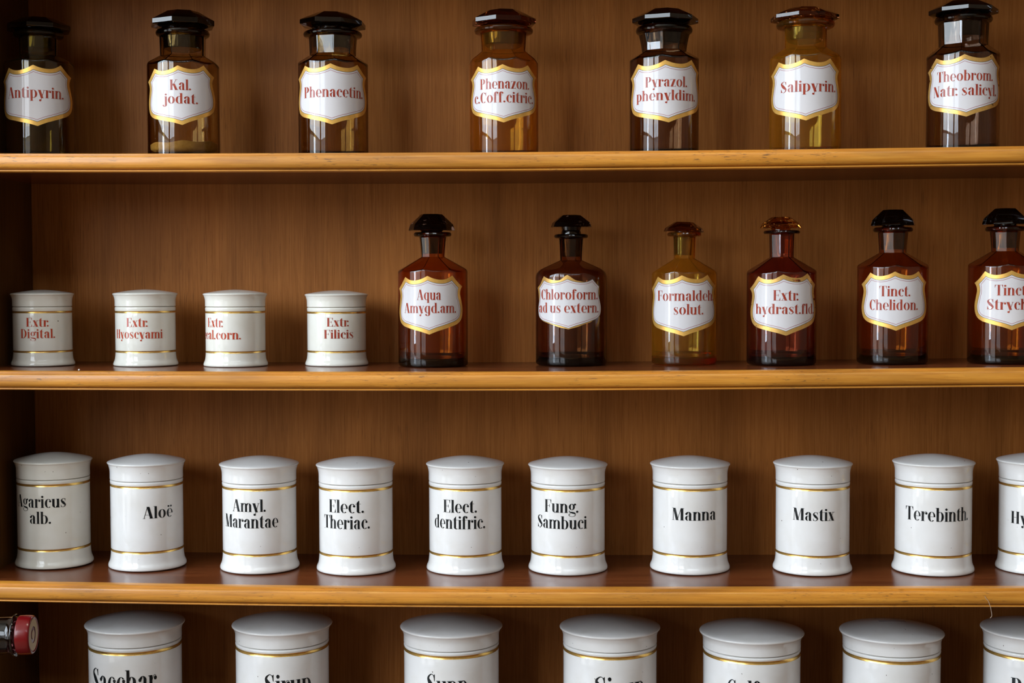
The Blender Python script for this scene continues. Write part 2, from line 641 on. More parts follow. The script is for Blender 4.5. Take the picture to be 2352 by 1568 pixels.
# ------------------------------------------------------------------ label shape
def label_outline(n_each=10):
    """half outline (u >= 0) from top peak to bottom tip, then mirrored; u, v in -1..1"""
    segs = [
        [(0.0, 1.0), (0.16, 0.90), (0.34, 0.855), (0.50, 0.885), (0.653, 0.99)],
        [(0.653, 0.99), (0.745, 0.855), (0.855, 0.715), (0.995, 0.60)],
        [(0.995, 0.60), (0.925, 0.48), (0.905, 0.33), (0.945, 0.13), (0.985, -0.06), (1.0, -0.22), (0.975, -0.42), (0.90, -0.58),
         (0.76, -0.70), (0.58, -0.775), (0.40, -0.845), (0.20, -0.92), (0.0, -1.02)],
    ]
    half = []
    for s in segs:
        c = cspline(s, 5)
        half += c[:-1]
    half.append((0.0, -1.02))
    left = [(-u, v) for u, v in half[-2:0:-1]]
    return half + left


def inset(poly, d, ku, kv):
    """moves the outline inward by d (in metres) - ku, kv turn u, v into metres"""
    P = [(u * ku, v * kv) for u, v in poly]
    n = len(P)
    out = []
    for i in range(n):
        a, b, c = P[i - 1], P[i], P[(i + 1) % n]
        e1 = (b[0] - a[0], b[1] - a[1]); e2 = (c[0] - b[0], c[1] - b[1])
        l1, l2 = math.hypot(*e1) or 1, math.hypot(*e2) or 1
        n1 = (e1[1] / l1, -e1[0] / l1); n2 = (e2[1] / l2, -e2[0] / l2)   # outline runs clockwise: inward = right-hand side
        mx, my = n1[0] + n2[0], n1[1] + n2[1]
        ml = math.hypot(mx, my) or 1
        mx, my = mx / ml, my / ml
        k = d / max(0.45, mx * n1[0] + my * n1[1])
        out.append((b[0] + mx * k, b[1] + my * k))
    return out


OUT = label_outline()


def seg_dist(p, a, b):
    dx, dy = b[0] - a[0], b[1] - a[1]
    t = max(0.0, min(1.0, ((p[0] - a[0]) * dx + (p[1] - a[1]) * dy) / (dx * dx + dy * dy + 1e-18)))
    return math.hypot(p[0] - a[0] - dx * t, p[1] - a[1] - dy * t)


def clean_inset(poly, d, ku, kv):
    """inset without the little loops that appear at the corners"""
    P = [(u * ku, v * kv) for u, v in poly]
    if d == 0:
        return P
    q = inset(poly, d, ku, kv)
    n = len(P)
    return [p for p in q if min(seg_dist(p, P[i], P[(i + 1) % n]) for i in range(n)) > d * 0.985]


def polar(poly, angles):
    """the outline met by rays from the centre, one point per angle"""
    out = []
    n = len(poly)
    for a in angles:
        dx, dy = cos(a), sin(a)
        best = None
        for i in range(n):
            (x0, y0), (x1, y1) = poly[i], poly[(i + 1) % n]
            ex, ey = x1 - x0, y1 - y0
            den = dx * ey - dy * ex
            if abs(den) < 1e-12:
                continue
            t = (x0 * ey - y0 * ex) / den
            w_ = (x0 * dy - y0 * dx) / den
            if t > 0 and -1e-6 <= w_ <= 1 + 1e-6 and (best is None or t > best):
                best = t
        out.append((dx * (best or 0), dy * (best or 0)))
    return out


def add_label(root, R, thc, zc, hw, hh, tilt, lines, gold_mat, c):
    ct, st_ = cos(tilt), sin(tilt)

    def P(u, v, off):
        uu, vv = u * ct - v * st_, u * st_ + v * ct
        th = thc + uu / R
        r = R + off
        return (r * sin(th), -r * cos(th), zc + vv)

    g = hh * 0.128
    raw = [clean_inset(OUT, d, hw, hh) for d in (0, g, g + 0.0007, g + hh * 0.062, g + hh * 0.062 + 0.00065)]
    angs = set(2 * pi * k / 150 for k in range(150))
    for r_ in raw:
        for i in range(len(r_)):                                # keep every true corner
            a, b, c_ = r_[i - 1], r_[i], r_[(i + 1) % len(r_)]
            t = abs((atan2(c_[1] - b[1], c_[0] - b[0]) - atan2(b[1] - a[1], b[0] - a[0]) + pi) % (2 * pi) - pi)
            if t > 0.35:
                angs.add(atan2(b[1], b[0]) % (2 * pi))
    angs = sorted(angs)
    o0, o1, o1b, o2, o3 = [polar(r_, angs) for r_ in raw]

    def band(a, b, off, nsub=3):
        mb = MB()
        rows = []
        for k in range(nsub + 1):
            t = k / nsub
            rows.append([P(p[0] * (1 - t) + q[0] * t, p[1] * (1 - t) + q[1] * t, off) for p, q in zip(a, b)])
        mb.quad_grid(rows, closed=True)
        return mb

    mb = MB()
    rows = [[P(p[0] * t, p[1] * t, 0.0003) for p in o1] for t in (1, .9, .8, .7, .6, .5, .4, .3, .2, .1, .001)]
    mb.quad_grid(rows, closed=True)
    lab = mb.build('label', M['enamel'], root)
    tag(lab, 'white shield-shaped enamel label')
    if gold_mat is M['gold_gone']:
        def keep(a):
            d = math.degrees(a) % 360
            up = max(0.0, min(1.0, (d - 50) / 25)) * max(0.0, min(1.0, (176 - d) / 14))
            dn = 0.42 * max(0.0, min(1.0, (d - 205) / 30)) * max(0.0, min(1.0, (326 - d) / 8))
            return max(up, dn) * (0.75 + 0.25 * sin(9 * a))
        o0 = [(q[0] + (p[0] - q[0]) * keep(a), q[1] + (p[1] - q[1]) * keep(a)) for p, q, a in zip(o0, o1, angs)]
    gb = band(o0, o1, 0.00035).build('gilt_border', gold_mat, lab)
    band(o1, o1b, 0.00040, 1).build('border_outline', M['enamel_edge'], lab)
    band(o2, o3, 0.00040, 1).build('inner_line', M['thin_line'], lab)
    mb = MB()
    for text, xl, xr, yb, cap in lines:
        thl, z = on_cyl(xl, yb, c, R)
        thr, _ = on_cyl(xr, yb, c, R)
        _, zb = on_cyl((xl + xr) / 2, yb, c, R)
        _, zt = on_cyl((xl + xr) / 2, yb - cap, c, R)
        wrap_text(mb, text, thl, thr, zb - root.location.z, zt - zb, R + 0.00050)
    mb.build('lettering', M['ink_red'], lab)


# ------------------------------------------------------------------ shelving
X0, X1 = -0.744, 1.02
SHELF_PX = [
    [(0, 352), (300, 352.3), (600, 351.4), (1100, 349.5), (1260, 348.3), (1752, 343.4), (1960, 340.8), (2192, 337.4), (2352, 335.2)],
    [(0, 852), (300, 853.2), (600, 854), (1180, 854), (1700, 850.5), (2192, 845.5), (2352, 844.0)],
    [(0, 1338), (300, 1343), (600, 1347.5), (900, 1350.3), (1180, 1351.7), (1700, 1351.5), (2192, 1350), (2352, 1350)],
]
LIP_H = 0.0253


def shelf_line(px):
    pts = [(p.x, p.z) for p in (on_y(x, y, 0.0) for x, y in px)]
    c = cspline(pts, 4)
    a, b = c[0], c[1]
    c.insert(0, (X0 - 0.005, a[1] + (b[1] - a[1]) / (b[0] - a[0]) * (X0 - 0.005 - a[0])))
    a, b = c[-2], c[-1]
    c.append((X1 + 0.005, b[1]))
    return c


def interp(line, x):
    for (xa, za), (xb, zb) in zip(line, line[1:]):
        if x <= xb:
            return za + (zb - za) * (x - xa) / (xb - xa)
    return line[-1][1]


LINES = [shelf_line(p) for p in SHELF_PX]
Z4 = 1.5 - 0.635      # board below the frame
LINES.append([(X0 - 0.005, Z4), (X1 + 0.005, Z4)])
ZTOP = 1.5 + 0.475
LINES.insert(0, [(X0 - 0.005, ZTOP), (X1 + 0.005, ZTOP)])

# edge moulding section: (y, z), y < 0 sticks out to the room
sec = [(0.014, 0.0), (0.0012, 0.0), (0.0, -0.0006), (0.0, -0.0033)]
sec += cspline([(-0.0012, -0.0034), (-0.0050, -0.0036), (-0.0066, -0.0047), (-0.0073, -0.0075), (-0.0077, -0.0110), (-0.0077, -0.0142), (-0.0072, -0.0170),
                (-0.0060, -0.0194), (-0.0036, -0.0210), (-0.0006, -0.0216)], 3)
sec += [(0.0014, -0.0219), (0.0012, -0.0225)] + cspline([(-0.0012, -0.0226), (-0.0032, -0.0229), (-0.0038, -0.0238), (-0.0035, -0.0248), (-0.0024, -LIP_H)], 3) + [(0.014, -LIP_H)]

cab = empty('apothecary_shelving', (0, 0, 0))
tag(cab, 'brown wooden apothecary shelving with honey-coloured rounded shelf edges behind all the jars', 'shelving')
ZB, ZT = 0.0, ZTOP
mb = MB(); mb.box((X0 - 0.02, DEPTH, Z4 - 0.03), (X1 + 0.02, DEPTH + 0.012, ZT + 0.02))
mb.build('back_panel', M['back'], cab, smooth=False)
mb = MB(); mb.box((X0 - 0.025, 0.006, Z4 - 0.03), (X0, DEPTH, ZT + 0.02))
mb.build('side_panel', M['side'], cab, smooth=False, bevel=0.002)
mb = MB(); mb.box((X1, 0.006, Z4 - 0.03), (X1 + 0.025, DEPTH, ZT + 0.02))
mb.build('side_panel', M['side'], cab, smooth=False, bevel=0.002)
for li, line in enumerate(LINES):
    mb = MB()
    rows = [[(x, 0.0138, z), (x, DEPTH, z), (x, DEPTH, z - LIP_H), (x, 0.0138, z - LIP_H)] for x, z in line]
    mb.quad_grid(rows, closed=True)
    mb.poly(rows[0]); mb.poly(rows[-1][::-1])
    sh = mb.build('shelf', M['shelf'], cab, smooth=False)
    tag(sh, 'dark red-brown shelf board')
    mb = MB()
    rows = [[(x, y, z + zz) for y, zz in sec] for x, z in line]
    mb.quad_grid(rows, closed=False)
    mb.poly(rows[0]); mb.poly(rows[-1][::-1])
    mb.f = [f[::-1] for f in mb.f]
    tag(mb.build('edge_moulding', M['lip'], sh, angle=35), 'honey-coloured rounded edge strip')
# cupboard under the shelves (below the frame), with a deeper worktop that runs on past the side panel
base = empty('base_cupboard', (0, 0, 0))
tag(base, 'dark wooden base cupboard below the shelving', 'cupboard')
mb = MB(); mb.box((-1.45, -0.16, 0.0), (X1 + 0.03, DEPTH, Z4 - 0.075)); mb.build('carcass', M['dark_wood'], base, smooth=False)
mb = MB(); mb.box((-1.48, -0.19, Z4 - 0.075), (X1 + 0.05, DEPTH + 0.012, Z4 - 0.032)); mb.build('worktop', M['dark_wood'], base, smooth=False, bevel=0.004)
for k in range(4):
    xa = -1.43 + k * 0.615
    mb = MB(); mb.box((xa + 0.01, -0.176, 0.1), (xa + 0.60, -0.16, Z4 - 0.09))
    d = mb.build('door', M['dark_wood'], base, smooth=False, bevel=0.004)
    lathe([(0, -0.016), (0.012, -0.012), (0.014, 0), (0.006, 0.008), (0.006, 0.014)], 24)
    kb = lathe([(0.0, 0.0), (0.013, 0.002), (0.015, 0.008), (0.010, 0.016), (0.006, 0.024), (0.006, 0.03)], 24)
    kb.v = [(x + xa + 0.55, z - 0.206, y + 0.45) for x, y, z in kb.v]
    kb.build('knob', M['gold_label'], d)


# ------------------------------------------------------------------ placing
ROW_Y = {1: 250, 2: 740, 3: 1190, 4: 1540}


def stand(px, ybot, wpx, li, fixed_y=None, rb_k=1.0):
    """centre on shelf li (1..4) and radius of a round thing whose outline spans wpx about px and whose front foot shows at ybot"""
    line = LINES[li]
    az = []
    for x in (px - wpx / 2, px + wpx / 2):
        d = ray(x, ROW_Y[li])
        az.append(atan2(d.x, d.y))
    a, sh = (az[0] + az[1]) / 2, sin((az[1] - az[0]) / 2)
    h = Vector((sin(a), cos(a), 0))
    z = interp(line, on_y(px, 700, 0.1).x)
    for _ in range(4):
        if fixed_y is None:
            p = on_z(px, ybot, z)
            front = math.hypot(p.x - CAM_POS.x, p.y - CAM_POS.y)
            dist = front / (1 - rb_k * sh)
        else:
            dist = (fixed_y - CAM_POS.y) / cos(a)
        dist = min(dist, (DEPTH - 0.006 - CAM_POS.y) / (cos(a) + rb_k * sh))
        R = dist * sh
        c = Vector((CAM_POS.x, CAM_POS.y, 0)) + h * dist
        z = interp(line, c.x)
    c.z = max(interp(line, c.x + R * k / 4 * rb_k) for k in range(-4, 5)) + 0.0002
    return c, R


# ------------------------------------------------------------------ china jars
def jar(name, label, group, li, px, wpx, ybot, yrim, lines, ratio, china, inkm, fixed_y=None, lid_tilt=0.0):
    c, R = stand(px, ybot, wpx, li, fixed_y, 1.03)
    D = 2 * R
    zr = on_axis(px, yrim, c).z - c.z        # height of the lid's rim
    zg1, zg2, zs, zrim, zdome = ratio
    tail = zrim - zs                          # lid height in diameters
    k = zr / zrim
    root = empty(name, c)
    tag(root, label, 'jar', group)

    def Z(v):
        return v * k
    g = 0.0168 * D

    def groove(zc):
        return [(0.5 * D, Z(zc) + -g - 0.0006), (0.4985 * D, Z(zc) - g)], [(0.4985 * D, Z(zc) + g), (0.5 * D, Z(zc) + g + 0.0006)]
    a1, b1 = groove(zg1)
    a2, b2 = groove(zg2)
    foot = smoothp([(0.47 * D, 0.0), (0.515 * D, 0.0), (0.540 * D, 0.012 * D), (0.538 * D, 0.05 * D), (0.513 * D, 0.10 * D), (0.505 * D, 0.16 * D), (0.501 * D, 0.21 * D)])
    prof = [(0, 0.0)] + foot
    prof += a1 + [(0.4940 * D, Z(zg1))] + b1
    prof += [(0.5 * D, Z(zg1 + (zg2 - zg1) * t)) for t in (0.25, 0.5, 0.75)]
    prof += a2 + [(0.4940 * D, Z(zg2))] + b2
    top = Z(zs)
    prof += smoothp([(0.5 * D, Z(zg2) + g + 0.001), (0.503 * D, Z(zg2) + g + 0.3 * (top - Z(zg2) - g)), (0.503 * D, top - 0.012 * D), (0.492 * D, top - 0.002 * D), (0.47 * D, top)])
    prof += [(0, top)]
    lathe(prof).build('body', china, root, angle=40)
    gap = 0.006 * D
    # lid
    zR = Z(zrim)
    lp = [(0, top + gap), (0.475 * D, top + gap)]
    lp += smoothp([(0.475 * D, top + gap), (0.503 * D, top + gap), (0.504 * D, top + gap + 0.01 * D), (0.503 * D, top + (zR - top) * 0.40), (0.506 * D, top + (zR - top) * 0.62),
                   (0.524 * D, zR - 0.022 * D), (0.541 * D, zR - 0.004 * D), (0.538 * D, zR + 0.010 * D), (0.515 * D, zR + 0.020 * D)])
    hd = (zdome - zrim) * D
    for q in range(1, 13):
        a = q / 12.0
        lp.append((0.515 * D * (1 - a), zR + 0.020 * D + (hd - 0.020 * D) * (1 - (1 - a) ** 1.75)))
    lid = lathe(lp).build('lid', china, root, angle=40)
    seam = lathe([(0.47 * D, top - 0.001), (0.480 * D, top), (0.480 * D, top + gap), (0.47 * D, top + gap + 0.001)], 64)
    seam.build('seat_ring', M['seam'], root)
    for zg in (zg1, zg2):
        gp = []
        for q in range(9):
            t = q / 8.0
            gp.append((0.4995 * D + 0.00025 - 0.0045 * D * sin(pi * t), Z(zg) - g + 2 * g * t))
        lathe(gp).build('gold_band', M['gold_band'], root, angle=60)
    mb = MB()
    for ln in lines:
        text, xl, xr, yb, cap = ln[:5]
        if len(ln) > 5:
            thl, thr = radians(ln[5]), radians(ln[6])
            tv = atan2(CAM_POS.x - c.x, c.y - CAM_POS.y)
            thl, thr = thl + tv, thr + tv
            _, zb = on_cyl(px, yb, c, R); _, zt = on_cyl(px, yb - cap, c, R)
        else:
            thl, _ = on_cyl(xl, yb, c, R)
            thr, _ = on_cyl(xr, yb, c, R)
            _, zb = on_cyl((xl + xr) / 2, yb, c, R)
            _, zt = on_cyl((xl + xr) / 2, yb - cap, c, R)
        wrap_text(mb, text, thl, thr, zb - c.z, zt - zb, R + 0.0003)
    if lines:
        mb.build('lettering', inkm, root)
    return root, c, R


SMALL = (0.245, 0.908, 0.995, 1.205, 1.285)
MID = (0.25, 1.130, 1.198, 1.425, 1.530)
G2, G3, G4 = 'small white jars on the middle shelf', 'white jars with black lettering on the third shelf', 'large white jars at the bottom'

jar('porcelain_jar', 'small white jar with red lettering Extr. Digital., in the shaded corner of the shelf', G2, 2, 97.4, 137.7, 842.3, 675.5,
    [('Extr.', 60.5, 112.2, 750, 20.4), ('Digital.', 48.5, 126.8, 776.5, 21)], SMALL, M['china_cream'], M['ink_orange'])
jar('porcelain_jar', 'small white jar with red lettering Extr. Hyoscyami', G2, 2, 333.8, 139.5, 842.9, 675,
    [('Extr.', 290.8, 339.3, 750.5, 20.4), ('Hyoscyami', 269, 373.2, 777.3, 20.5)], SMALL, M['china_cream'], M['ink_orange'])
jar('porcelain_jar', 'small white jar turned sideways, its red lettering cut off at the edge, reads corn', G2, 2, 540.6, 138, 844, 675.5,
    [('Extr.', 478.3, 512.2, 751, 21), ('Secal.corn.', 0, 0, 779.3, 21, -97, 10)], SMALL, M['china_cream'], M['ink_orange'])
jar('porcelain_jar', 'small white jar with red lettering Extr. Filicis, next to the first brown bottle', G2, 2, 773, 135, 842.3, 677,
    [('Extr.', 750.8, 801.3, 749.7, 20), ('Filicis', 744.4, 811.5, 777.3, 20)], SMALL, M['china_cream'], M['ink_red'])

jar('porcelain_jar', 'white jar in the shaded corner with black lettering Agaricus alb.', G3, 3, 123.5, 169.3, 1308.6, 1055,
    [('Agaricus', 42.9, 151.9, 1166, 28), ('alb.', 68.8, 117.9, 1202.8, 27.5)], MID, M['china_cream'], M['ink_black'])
jar('porcelain_jar', 'white jar with the single short black word Aloë off-centre', G3, 3, 337.5, 167.7, 1314, 1059,
    [('Aloë', 328.2, 396, 1189.4, 27.3)], MID, M['china'], M['ink_black'])
jar('porcelain_jar', 'white jar with black lettering Amyl. Marantae', G3, 3, 596, 170, 1320, 1064,
    [('Amyl.', 535.2, 610.7, 1175.5, 28), ('Marantae', 519, 638.8, 1213, 29.5)], MID, M['china'], M['ink_black'])
jar('porcelain_jar', 'white jar with black lettering Elect. Theriac.', G3, 3, 817.5, 169, 1322.8, 1065.6,
    [('Elect.', 756.7, 836.3, 1178, 29.5), ('Theriac.', 746, 849.7, 1215, 30)], MID, M['china'], M['ink_black'])
jar('porcelain_jar', 'white jar with black lettering Elect. dentifric.', G3, 3, 1068.8, 166, 1322, 1063.7,
    [('Elect.', 1019, 1095.6, 1177.6, 29), ('dentifric.', 999, 1114.3, 1215, 30)], MID, M['china'], M['ink_black'])
jar('porcelain_jar', 'white jar with black lettering Fung. Sambuci', G3, 3, 1304.5, 168.8, 1322.8, 1065.6,
    [('Fung.', 1251.7, 1328.6, 1177.3, 29), ('Sambuci', 1235.6, 1347.3, 1214.8, 29)], MID, M['china'], M['ink_black'])
jar('porcelain_jar', 'white jar with the single black word Manna', G3, 3, 1584.8, 170.6, 1322, 1064,
    [('Manna', 1544, 1643.3, 1195.5, 28)], MID, M['china'], M['ink_black'])
jar('porcelain_jar', 'white jar with the single black word Mastix', G3, 3, 1866.5, 170, 1324, 1063,
    [('Mastix', 1821.6, 1915.4, 1196, 28)], MID, M['china'], M['ink_black'])
jar('porcelain_jar', 'white jar with the long black word Terebinth.', G3, 3, 2143.8, 178, 1324.6, 1060,
    [('Terebinth.', 2081, 2222.6, 1197.7, 31)], MID, M['china'], M['ink_black'])
jar('porcelain_jar', 'white jar cut off by the picture edge, its black lettering begins Hy', G3, 3, 2383, 180, 1322, 1057,
    [('Hydrarg.', 2322.6, 2450, 1206.8, 28)], MID, M['china'], M['ink_black'])

BIG = (0.25, 1.120, 1.195, 1.425, 1.530)
for args in (
    ('large white jar with black lettering Sacchar, beside the lying red-capped bottle', 310.7, 215, 1429, [('Sacchar.', 215, 362, 1592, 52)]),
    ('large white jar with black lettering Sirup., below the jar lettered Amyl. Marantae', 648.6, 214, 1431, [('Sirup.', 607.8, 722, 1598, 51)]),
    ('large white jar, third in the bottom row, lettering beginning with a tall S', 1037, 217.3, 1436, [('Supp.', 981, 1083, 1601, 52)]),
    ('large white jar, fourth in the bottom row, black lettering Sirup., between third and fifth jars', 1401, 214, 1438, [('Sirup.', 1366, 1486, 1606, 52)]),
    ('large white jar with black lettering Sulf. just showing, below the gap between Manna and Mastix', 1726.6, 223.5, 1449, [('Sulf.', 1671.6, 1752, 1614, 51)]),
    ('large white jar with a clear tape remnant on its lid and no lettering in view', 2048, 225.5, 1449, []),
    ('large white jar cut off by the picture corner, below the jar beginning Hy', 2372, 228, 1443, [('Rad.', 2322, 2415, 1612, 51)]),
):
    lab, px, w, yr, lines = args
    r, c, R = jar('porcelain_jar', lab, G4, 4, px, w, 0, yr, lines, BIG, M['china'], M['ink_black'], fixed_y=0.125)
    if 'tape' in lab:
        zt = on_axis(px, yr, c).z - c.z
        D = 2 * R
        mb = MB()
        rows = []
        for i in range(7):
            row = []
            for j in range(5):
                x = (-0.13 + 0.28 * i / 6) * D
                y = (-0.02 + 0.10 * j / 4) * D
                rr = min(0.99, math.hypot(x, y) / (0.515 * D))
                row.append((x, y, zt + 0.020 * D + (0.105 - 0.020) * D * (1 - rr ** 1.75) + 0.0006))
            rows.append(row)
        mb.quad_grid(rows)
        m, nt, b = new_mat('clear_tape')
        b.inputs['Base Color'].default_value = (0.8, 0.8, 0.85, 1); b.inputs['Roughness'].default_value = 0.2; b.inputs['Alpha'].default_value = 0.5
        tag(mb.build('tape_remnant', m, r), 'clear rectangular tape remnant')

# ------------------------------------------------------------------ glass bottles
SEG, NF = 96, 8


def ring_pts(R, z, A=None, rot=0, poly=1.0):
    """one ring: circle of radius R cut by NF flats at distance A from the axis (None: no flats)"""
    pts = []
    for k in range(SEG):
        th = 2 * pi * k / SEG
        r = R
        if A is not None:
            d = ((th - rot + pi / NF) % (2 * pi / NF)) - pi / NF
            r = min(R, A / cos(d))
        pts.append((r * sin(th), -r * cos(th), z))
    return pts


def bottle(name, label, group, li, px, wpx, ybot, fixed_y, ysh, ynk, neck_w, neck_top_w, rim_w, yrim, rim_cx, stop_w, ystop, stop_cx,
           lab_px, lines, gmat, smat, gold_mat, kind, rot=0.0, stilt=(0, 0), wall=0.0028, soft=False):
    c, R = stand(px, ybot, wpx, li, fixed_y, 1.0)
    root = empty(name, c)
    tag(root, label, 'bottle', group)
    sc = 2 * R / wpx
    z = lambda y: on_axis(px, y, c).z - c.z
    zs, zn, zr0, zr1 = z(ysh), z(ynk), z(yrim[1]), z(yrim[0])
    rn, rnt, rr = neck_w / 2 * sc, neck_top_w / 2 * sc, rim_w / 2 * sc
    rot = round(rot / (2 * pi / SEG)) * 2 * pi / SEG
    ca = cos(pi / NF)
    dl = [((2 * pi * k / SEG - rot + pi / NF) % (2 * pi / NF)) - pi / NF for k in range(SEG)]
    An = rn * ca

    def pt(k, r, zz):
        th = 2 * pi * k / SEG
        return (r * sin(th), -r * cos(th), zz)

    def shoulder(Ro, Ao, z0, z1, bev, n):
        """rows from the wall (radius Ro) over the sloping flats to the neck (flats at Ao); the wall ends in scallops"""
        out = [[] for _ in range(n + 6)]
        for k in range(SEG):
            c_ = cos(dl[k])
            zc_ = z0 + (z1 - z0) * (Ro - Ro * c_) / (Ro - Ao)
            P1 = (Ro, zc_ - bev)
            rN = Ao / c_
            L = math.hypot(Ro - rN, z1 - zc_)
            P2 = (Ro + (rN - Ro) * bev / L, zc_ + (z1 - zc_) * bev / L)
            for q in range(6):
                t = q / 5
                a_, b_, d_ = (1 - t) ** 2, 2 * t * (1 - t), t * t
                out[q].append(pt(k, a_ * P1[0] + b_ * Ro + d_ * P2[0], a_ * P1[1] + b_ * zc_ + d_ * P2[1]))
            for q in range(1, n + 1):
                t = q / n
                out[5 + q].append(pt(k, P2[0] + (rN - P2[0]) * t, P2[1] + (z1 - P2[1]) * t))
        return out

    bev = 0.009 if soft else 0.0022
    rows = []
    rows.append(ring_pts(1e-5, 0.0012))
    rows.append(ring_pts(R * 0.6, 0.0012))
    for r, zz in ((R - 0.0055, 0.0), (R - 0.0028, 0.0004), (R - 0.0010, 0.0016), (R - 0.0002, 0.0035), (R, 0.006)):
        rows.append(ring_pts(r, zz))
    outer = shoulder(R, An, zs, zn, bev, 5)
    for t in (0.25, 0.5, 0.75):
        rows.append([(p[0], p[1], 0.006 + (p[2] - 0.006) * t) for p in outer[0]])
    rows += outer
    # neck with flats
    for k in range(1, 7):
        t = k / 6
        rc = rn + (rnt - rn) * t ** 1.4
        rows.append(ring_pts(rc, zn + (zr0 - 0.0015 - zn) * t, rc * ca * 1.005, rot))
    # rim flange
    rm = (zr0 + zr1) / 2
    hr = (zr1 - zr0) / 2
    rows.append(ring_pts(rnt * 1.02, zr0 - 0.0004))
    for a in (-80, -55, -30, 0, 30, 55, 80):
        rows.append(ring_pts(rr - hr * 0.9 + hr * 0.9 * cos(radians(a)), rm + hr * sin(radians(a))))
    # inside
    ri = rnt - wall - 0.0006
    rows.append(ring_pts(ri + 0.0012, zr1 - 0.0002))
    rows.append(ring_pts(ri, zr1 - 0.0016))
    rin = min(ri, rn * ca - wall * 0.6)
    inner = shoulder(R - wall, An - wall * 0.9, zs - wall * 0.6, zn - wall * 0.35, bev, 5)
    rows.append(ring_pts((An - wall * 0.9) / ca, zn + 0.004, An - wall * 0.9, rot))
    rows += inner[::-1]
    for t in (0.75, 0.5, 0.25):
        rows.append([(p[0], p[1], 0.018 + (p[2] - 0.018) * t) for p in inner[0]])
    bz = 0.0052 if kind == 'wide' else 0.0090
    for r, zz in ((R - wall, bz + 0.008), (R - wall - 0.0012, bz + 0.0035), (R - wall - 0.0045, bz + 0.0008), (R - wall - 0.010, bz), (R * 0.4, bz + 0.0025), (1e-5, bz + 0.0035)):
        rows.append(ring_pts(r, zz))
    mb = MB()
    mb.quad_grid(rows, closed=True)
    mb.build('glass_body', gmat, root, angle=22)
    # stopper with cut facets
    zt0, zt1 = z(ystop[1]), z(ystop[0])
    h = zt1 - zt0
    Rs = stop_w / 2 * sc
    if kind == 'wide':
        zt0, zt1 = z(ystop[1] + 1.5), z(ystop[0] + 6)
        h = zt1 - zt0
        prof = [(0.66, 0.0), (0.985, 0.16), (1.0, 0.20), (1.0, 0.44), (0.97, 0.48), (0.50, 0.985), (0.47, 1.0), (0.0, 1.0)]
        plug_r, plug_b = ri - 0.0004, zn + (zr0 - zn) * 0.35
        collar = rnt * 0.92
    else:
        prof = [(0.50, 0.015), (0.95, 0.0), (1.0, 0.03), (0.93, 0.36), (0.91, 0.40), (0.46, 0.985), (0.43, 1.0), (0.0, 1.0)]
        plug_r, plug_b = ri - 0.0004, zn + (zr0 - zn) * 0.15
        collar = rnt * 0.78
    mb = MB()
    sr = [ring_pts(1e-5, plug_b - zt0), ring_pts(plug_r * 0.86, plug_b - zt0 + 0.0003), ring_pts(plug_r * 0.9, plug_b - zt0 + 0.0015),
          ring_pts(plug_r, zr1 - zt0 - 0.001), ring_pts(collar, zr1 - zt0 + 0.0004 + 0.25 * (zt0 - zr1)), ring_pts(collar * 0.94, zr1 - zt0 + 0.55 * (zt0 - zr1))]
    off = 3 * 2 * pi / SEG
    for q, (r, t) in enumerate(prof):
        sr.append(ring_pts(max(Rs * r * 1.06, 1e-5), h * t, Rs * r * 1.025 * ca if r > 0 else None, rot + off))
    mb.quad_grid(sr, closed=True)
    st = mb.build('stopper', smat, root, angle=18)
    dx = (stop_cx - px) * sc
    st.location = (dx * 0.6, 0, zt0)
    st.rotation_euler = (radians(stilt[0]), radians(stilt[1]), 0)
    tag(st, 'faceted glass stopper')
    # label
    xl, xr, (xt, yt), (xb, yb) = lab_px
    ym = yt + 0.6 * (yb - yt)
    thl, _ = on_cyl(xl, ym, c, R)
    thr, _ = on_cyl(xr, ym, c, R)
    thm, ztp = on_cyl((xt + xb) / 2, yt, c, R)
    _, zbt = on_cyl((xt + xb) / 2, yb, c, R)
    hw, hh = (thr - thl) / 2 * R, (ztp - zbt) / 2
    tilt = math.atan2(xb - xt, yb - yt)
    add_label(root, R, (thl + thr) / 2, (ztp + zbt) / 2 - c.z, hw, hh, tilt, lines, gold_mat, c)
    return root, c, R


GT, GM = 'wide-necked glass bottles on the top shelf', 'narrow-necked glass bottles on the middle shelf'
g_olive = glass('olive_amber_glass', (0.7, 0.57, 0.19), thick=0.0028, glow=0.02, glow_col=(0.5, 0.4, 0.12))
g_grey = glass('grey_brown_glass', (0.7, 0.57, 0.34), thick=0.0028, glow=0, glow_col=(0.6, 0.48, 0.28))
g_olive2 = glass('brown_olive_glass', (0.67, 0.51, 0.24), thick=0.0028, glow=0, glow_col=(0.5, 0.36, 0.16))
g_amber = glass('orange_amber_glass', (0.89, 0.64, 0.22), thick=0.0028, glow=0.07, glow_col=(0.85, 0.45, 0.08))
g_smoke = glass('smoky_brown_glass', (0.57, 0.43, 0.3), thick=0.0028, glow=0, glow_col=(0.5, 0.36, 0.25))
g_yellow = glass('yellow_amber_glass', (0.97, 0.82, 0.34), thick=0.0028, glow=0.09, glow_col=(1.0, 0.56, 0.08))
g_smoke2 = glass('grey_smoky_glass', (0.61, 0.5, 0.42), thick=0.0028, glow=0, glow_col=(0.5, 0.4, 0.36))
g_red = glass('red_brown_glass', (0.78, 0.41, 0.12), thick=0.0028, glow=0.025, glow_col=(0.7, 0.28, 0.05))
g_brown = glass('dark_brown_glass', (0.6, 0.36, 0.19), thick=0.0028, glow=0.015, glow_col=(0.5, 0.3, 0.18))
g_wine = glass('wine_brown_glass', (0.7, 0.31, 0.19), thick=0.0028, glow=0.03, glow_col=(0.6, 0.2, 0.12))
s_black = glass('near_black_stopper_glass', (0.012, 0.012, 0.013), 0.02)
s_dark = glass('dark_red_stopper_glass', (0.10, 0.022, 0.010), 0.02)
